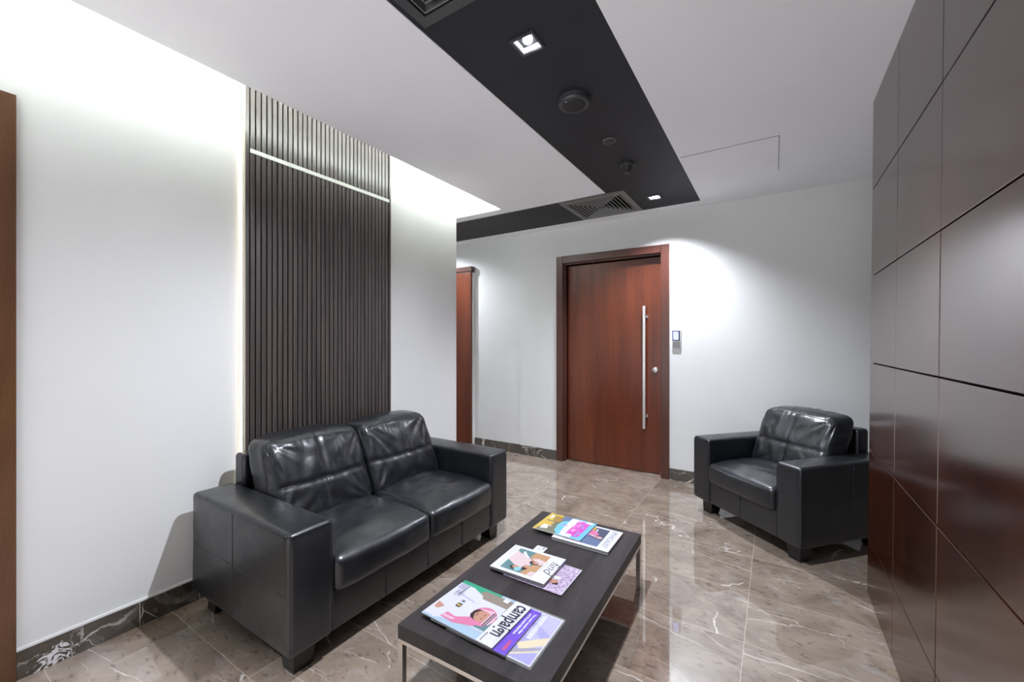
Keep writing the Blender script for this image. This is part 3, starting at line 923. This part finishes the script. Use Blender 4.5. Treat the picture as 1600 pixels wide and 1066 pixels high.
def d_banner(poly, rect, oval, txt):
    W, H = 0.248, 0.325
    rect('violet', 0.0, W, H - 0.075, H)
    txt('paper', 'The most creative ideas', 0.0125, 0.020, H - 0.018, bold=0.0006, sx=0.98)
    txt('paper', 'and the people behind them', 0.0125, 0.026, H - 0.0335, bold=0.0006, sx=0.86)
    txt('red', 'CAREERS', 0.0145, 0.180, H - 0.024, bold=0.0008, sx=0.85)
magazine('banner_magazine', 'violet-banded magazine in the middle of the near stack, above the film-wrapped one', -0.727, 1.348, 0.244, 0.325, TZ + 0.0072, 0.0045,
         ['paper', 'violet', 'red'], d_banner, 0.0)

def d_campaign(poly, rect, oval, txt):
    W, H = 0.248, 0.325
    rect('skyblue', 0.0, W, 0.0, H)
    rect('green', 0.0, 0.040, 0.0, H * 0.60)
    poly('taupe', [(0.012, 0.120), (0.080, 0.090), (0.080, 0.255), (0.012, 0.255)])
    rect('robe', 0.060, 0.205, 0.0, 0.252)
    rect('teal', 0.120, 0.200, 0.205, 0.256)
    rect('robeshade', 0.214, 0.217, 0.04, 0.255)
    rect('skyblue', 0.217, W, 0.0, 0.255)
    # seated person in a white robe, seen upside down from the viewpoint
    poly('robe', [(0.02, 0.0), (0.238, 0.0), (0.236, 0.06), (0.205, 0.13), (0.165, 0.166), (0.105, 0.166), (0.045, 0.13), (0.022, 0.07)])
    poly('robeshade', [(0.070, 0.02), (0.082, 0.02), (0.098, 0.13), (0.092, 0.13)])
    poly('skin', [(0.160, 0.008), (0.196, 0.012), (0.196, 0.040), (0.172, 0.046)])
    poly('robe', [(0.170, 0.048), (0.235, 0.010), (0.240, 0.050), (0.200, 0.100)])
    poly('pink', [(0.190, 0.078), (0.222, 0.070), (0.226, 0.130), (0.200, 0.205), (0.165, 0.215), (0.170, 0.160), (0.196, 0.120)])
    poly('palepink', [(0.205, 0.076), (0.216, 0.074), (0.216, 0.120), (0.204, 0.126)])
    oval('pink', 0.140, 0.205, 0.052, 0.050)
    poly('palepink', [(0.096, 0.225), (0.110, 0.172), (0.122, 0.180), (0.112, 0.240)])
    oval('skin', 0.142, 0.196, 0.030, 0.040)
    poly('hair', [(0.112, 0.190), (0.116, 0.168), (0.130, 0.156), (0.154, 0.156), (0.168, 0.168), (0.172, 0.190), (0.164, 0.178), (0.142, 0.168), (0.122, 0.176)])
    rect('hair', 0.126, 0.137, 0.205, 0.208); rect('hair', 0.148, 0.159, 0.205, 0.208)
    rect('hair', 0.133, 0.151, 0.178, 0.181)
    poly('palepink', [(0.104, 0.222), (0.180, 0.222), (0.170, 0.246), (0.142, 0.254), (0.114, 0.246)])
    rect('ink', 0.104, 0.180, 0.228, 0.233); rect('ink', 0.107, 0.177, 0.237, 0.241)
    rect('ink', 0.128, 0.150, 0.078, 0.098); oval('yellow', 0.139, 0.088, 0.006, 0.007); txt('ink', '?!', 0.020, 0.106, 0.080, bold=0.0008)
    rect('robeshade', 0.022, 0.056, 0.006, 0.040)
    for k in range(7):
        rect('mast', 0.0245 + k * 0.0045, 0.0262 + k * 0.0045, 0.010, 0.036)
    for k in range(6):
        rect('mast', 0.060, 0.108 - (k % 3) * 0.006, 0.052 - k * 0.006, 0.0532 - k * 0.006)
    rect('ink', 0.024, 0.094, 0.044, 0.047)
    # masthead
    rect('paper', 0.0, W, 0.256, H)
    txt('ink', 'campaign', 0.080, 0.012, 0.277, bold=0.0016, sx=0.63)
    txt('ink', 'MIDDLE EAST', 0.0075, 0.196, 0.266, bold=0.0003)
    rect('mast', 0.010, W - 0.010, 0.3150, 0.3158)
    rect('paper', 0.006, 0.032, 0.215, 0.238); txt('mast', '352', 0.009, 0.009, 0.223)
magazine('glossy_magazine', 'glossy magazine with a person in pink headscarf on cover, top of the near stack', -0.768, 1.345, 0.248, 0.325, TZ + 0.0120, 0.005,
         ['paper', 'skyblue', 'green', 'taupe', 'robe', 'teal', 'robeshade', 'skin', 'pink', 'palepink', 'hair', 'ink', 'yellow', 'mast'], d_campaign, -0.03)

# middle stack
def d_lace(poly, rect, oval, txt):
    W, H = 0.218, 0.28
    rect('speckle', 0.003, W - 0.003, 0.003, H - 0.003)
    oval('skin', 0.145, 0.212, 0.017, 0.020); oval('hair', 0.154, 0.221, 0.010, 0.015)
    oval('skin', 0.143, 0.209, 0.014, 0.016)
    oval('paper', 0.112, 0.208, 0.012, 0.02)
magazine('patterned_magazine', 'thin magazine with a lilac speckled cover, lowest of the middle stack', -0.716, 1.706, 0.212, 0.28, TZ, 0.006,
         ['paper', 'speckle', 'skin', 'hair'], d_lace, 0.0)
def d_plain(poly, rect, oval, txt):
    rect('blue', 0, 0.215, 0.0, 0.27)
magazine('blue_magazine', 'thick magazine with a dark blue cover edge, sandwiched in the middle stack', -0.800, 1.716, 0.217, 0.270, TZ + 0.0062, 0.0115,
         ['blue', 'blue'], d_plain, 0.0)
def d_fash(poly, rect, oval, txt):
    W, H = 0.225, 0.275
    rect('teal', 0.018, 0.205, 0.040, 0.200)
    poly('blush', [(0.040, 0.040), (0.130, 0.040), (0.160, 0.090), (0.170, 0.140), (0.130, 0.150), (0.090, 0.140), (0.060, 0.105), (0.055, 0.060)])
    poly('tan', [(0.018, 0.125), (0.060, 0.120), (0.110, 0.150), (0.110, 0.200), (0.018, 0.200)])
    poly('tan', [(0.115, 0.160), (0.205, 0.140), (0.205, 0.200), (0.115, 0.200)])
    poly('blush', [(0.060, 0.160), (0.075, 0.135), (0.110, 0.180), (0.095, 0.200), (0.070, 0.200)])
    poly('blush', [(0.170, 0.175), (0.205, 0.170), (0.205, 0.200), (0.165, 0.200)])
    oval('hair', 0.176, 0.098, 0.018, 0.022); oval('skin', 0.170, 0.100, 0.012, 0.015)
    oval('aqua', 0.182, 0.116, 0.016, 0.015)
    oval('hair', 0.160, 0.140, 0.018, 0.012); oval('skin', 0.146, 0.142, 0.012, 0.013)
    oval('hair', 0.104, 0.158, 0.014, 0.022); oval('skin', 0.101, 0.163, 0.010, 0.014)
    poly('paper', [(0.030, 0.075), (0.046, 0.070), (0.080, 0.108), (0.072, 0.112)])
    txt('ink', 'find', 0.072, 0.046, 0.222, bold=-0.0012, sx=0.95, shear=0.35)
    for k, (a, l) in enumerate(((0.02, 0.10), (0.02, 0.07), (0.14, 0.06))):
        rect('mast', a, a + l, 0.024 - (k % 2) * 0.010, 0.0252 - (k % 2) * 0.010)
    rect('mast', 0.060, 0.160, 0.208, 0.2095)
magazine('white_magazine', 'white magazine with a fashion photo and thin script title, top of the middle stack', -0.802, 1.722, 0.225, 0.268, TZ + 0.0180, 0.004,
         ['paper', 'teal', 'blush', 'tan', 'hair', 'skin', 'aqua', 'ink', 'mast'], d_fash, 0.02)
cd = bmesh.new(); box(cd, -0.0275, 0.0275, -0.045, 0.045, 0.0, 0.0006, 0)
ngon(cd, [(0.008, 0.018), (0.020, 0.018), (0.020, 0.040), (0.008, 0.040)], 0.00075, 1)
for k in range(3):
    ngon(cd, [(-0.012 + k * 0.006, 0.000), (-0.010 + k * 0.006, 0.000), (-0.010 + k * 0.006, 0.034), (-0.012 + k * 0.006, 0.034)], 0.00078, 1)
cdo = obj('business_card', cd, [M['paper'], M['mast']]); cdo.location = (-0.968, 1.7625, TZ + 0.0002); cdo.rotation_euler = (0, 0, 0.02)
tag(cdo, 'small white card beside the middle magazine stack', 'card')

# far stack
def d_ethic(poly, rect, oval, txt):
    W, H = 0.238, 0.30
    rect('slate', 0.016, W - 0.022, 0.050, 0.236)
    poly('denim', [(0.12, 0.05), (0.216, 0.05), (0.216, 0.236), (0.15, 0.236), (0.13, 0.16)])
    rect('yellow', 0.020, 0.050, 0.135, 0.165)
    rect('paper', 0.034, 0.070, 0.172, 0.180)
    poly('pink', [(0.050, 0.120), (0.085, 0.130), (0.100, 0.150), (0.105, 0.195), (0.085, 0.200), (0.060, 0.170), (0.045, 0.150)])
    poly('magenta', [(0.110, 0.110), (0.160, 0.110), (0.130, 0.150), (0.110, 0.160)])
    poly('palepink', [(0.100, 0.130), (0.112, 0.150), (0.125, 0.190), (0.118, 0.212), (0.106, 0.180)])
    oval('skin', 0.122, 0.213, 0.013, 0.018); oval('blush', 0.119, 0.215, 0.008, 0.012)
    txt('mast', 'THE', 0.016, 0.020, 0.262, sx=0.9)
    txt('mast', 'ETHICALIST', 0.040, 0.018, 0.252, bold=0.0002, sx=0.90)
magazine('portrait_magazine', 'white-bordered magazine with a slate-blue portrait cover, under the pink-titled one', -0.668, 2.137, 0.238, 0.300, TZ, 0.0155,
         ['paper', 'slate', 'denim', 'yellow', 'pink', 'magenta', 'palepink', 'skin', 'blush', 'mast'], d_ethic, 0.005)
def d_travel(poly, rect, oval, txt):
    W, H = 0.225, 0.275
    rect('cyan', 0.0, W, 0.13, H)
    rect('olive', 0.0, W, 0.0, 0.13)
    rect('yellow', 0.0, W, 0.0, 0.018)
    poly('yellow', [(0.010, 0.015), (0.090, 0.010), (0.095, 0.060), (0.060, 0.085), (0.0, 0.080)])
    poly('ochre', [(0.02, 0.04), (0.10, 0.05), (0.09, 0.09), (0.03, 0.10)])
    poly('yellow', [(0.10, 0.012), (0.20, 0.010), (0.17, 0.060), (0.11, 0.075)])
    poly('paper', [(0.020, 0.020), (0.070, 0.018), (0.060, 0.034), (0.024, 0.036)])
    poly('paper', [(0.150, 0.030), (0.205, 0.030), (0.195, 0.070), (0.155, 0.060)])
    rect('palepink', 0.150, 0.160, 0.062, 0.080)
    poly('denim', [(0.0, 0.092), (0.06, 0.088), (0.04, 0.140), (0.0, 0.145)])
    poly('cyan', [(0.070, 0.105), (0.120, 0.098), (0.190, 0.110), (0.215, 0.135), (0.190, 0.150), (0.125, 0.148), (0.030, 0.150)])
    poly('paper', [(0.010, 0.135), (0.125, 0.140), (0.215, 0.150), (0.222, 0.160), (0.222, 0.215), (0.010, 0.205)])
    rect('magenta', 0.103, 0.110, 0.112, 0.150)
    txt('magenta', 'WORLD', 0.050, 0.014, 0.212, bold=0.0040, sx=1.02)
    txt('magenta', 'TRAVELLER', 0.040, 0.016, 0.180, bold=0.0032, sx=0.86)
    rect('paper', 0.006, 0.030, 0.222, 0.262)
magazine('travel_magazine', 'travel magazine with pink block title on sky blue, top of the far stack', -0.820, 2.150, 0.228, 0.272, TZ + 0.0157, 0.005,
         ['paper', 'cyan', 'olive', 'yellow', 'ochre', 'palepink', 'denim', 'magenta'], d_travel, -0.01)

# ------------------------------------------------------------------ light and view
w = bpy.data.worlds.new('world'); bpy.context.scene.world = w; w.use_nodes = True
w.node_tree.nodes['Background'].inputs[0].default_value = (0.93, 0.95, 1.0, 1)
wt = w.node_tree
# added background light, made brighter below eye level to lift the ceiling
wg = N(wt, 'ShaderNodeNewGeometry'); wsx = N(wt, 'ShaderNodeSeparateXYZ'); L(wt, wg.outputs['Incoming'], wsx.inputs[0])
L(wt, maprange(wt, wsx.outputs[2], -0.15, 0.15, 0.35, 1.7), wt.nodes['Background'].inputs[1])
vs = bpy.context.scene.view_settings
vs.view_transform = 'Standard'; vs.look = 'None'; vs.gamma = 1.0; vs.exposure = 0.68; vs.use_curve_mapping = False
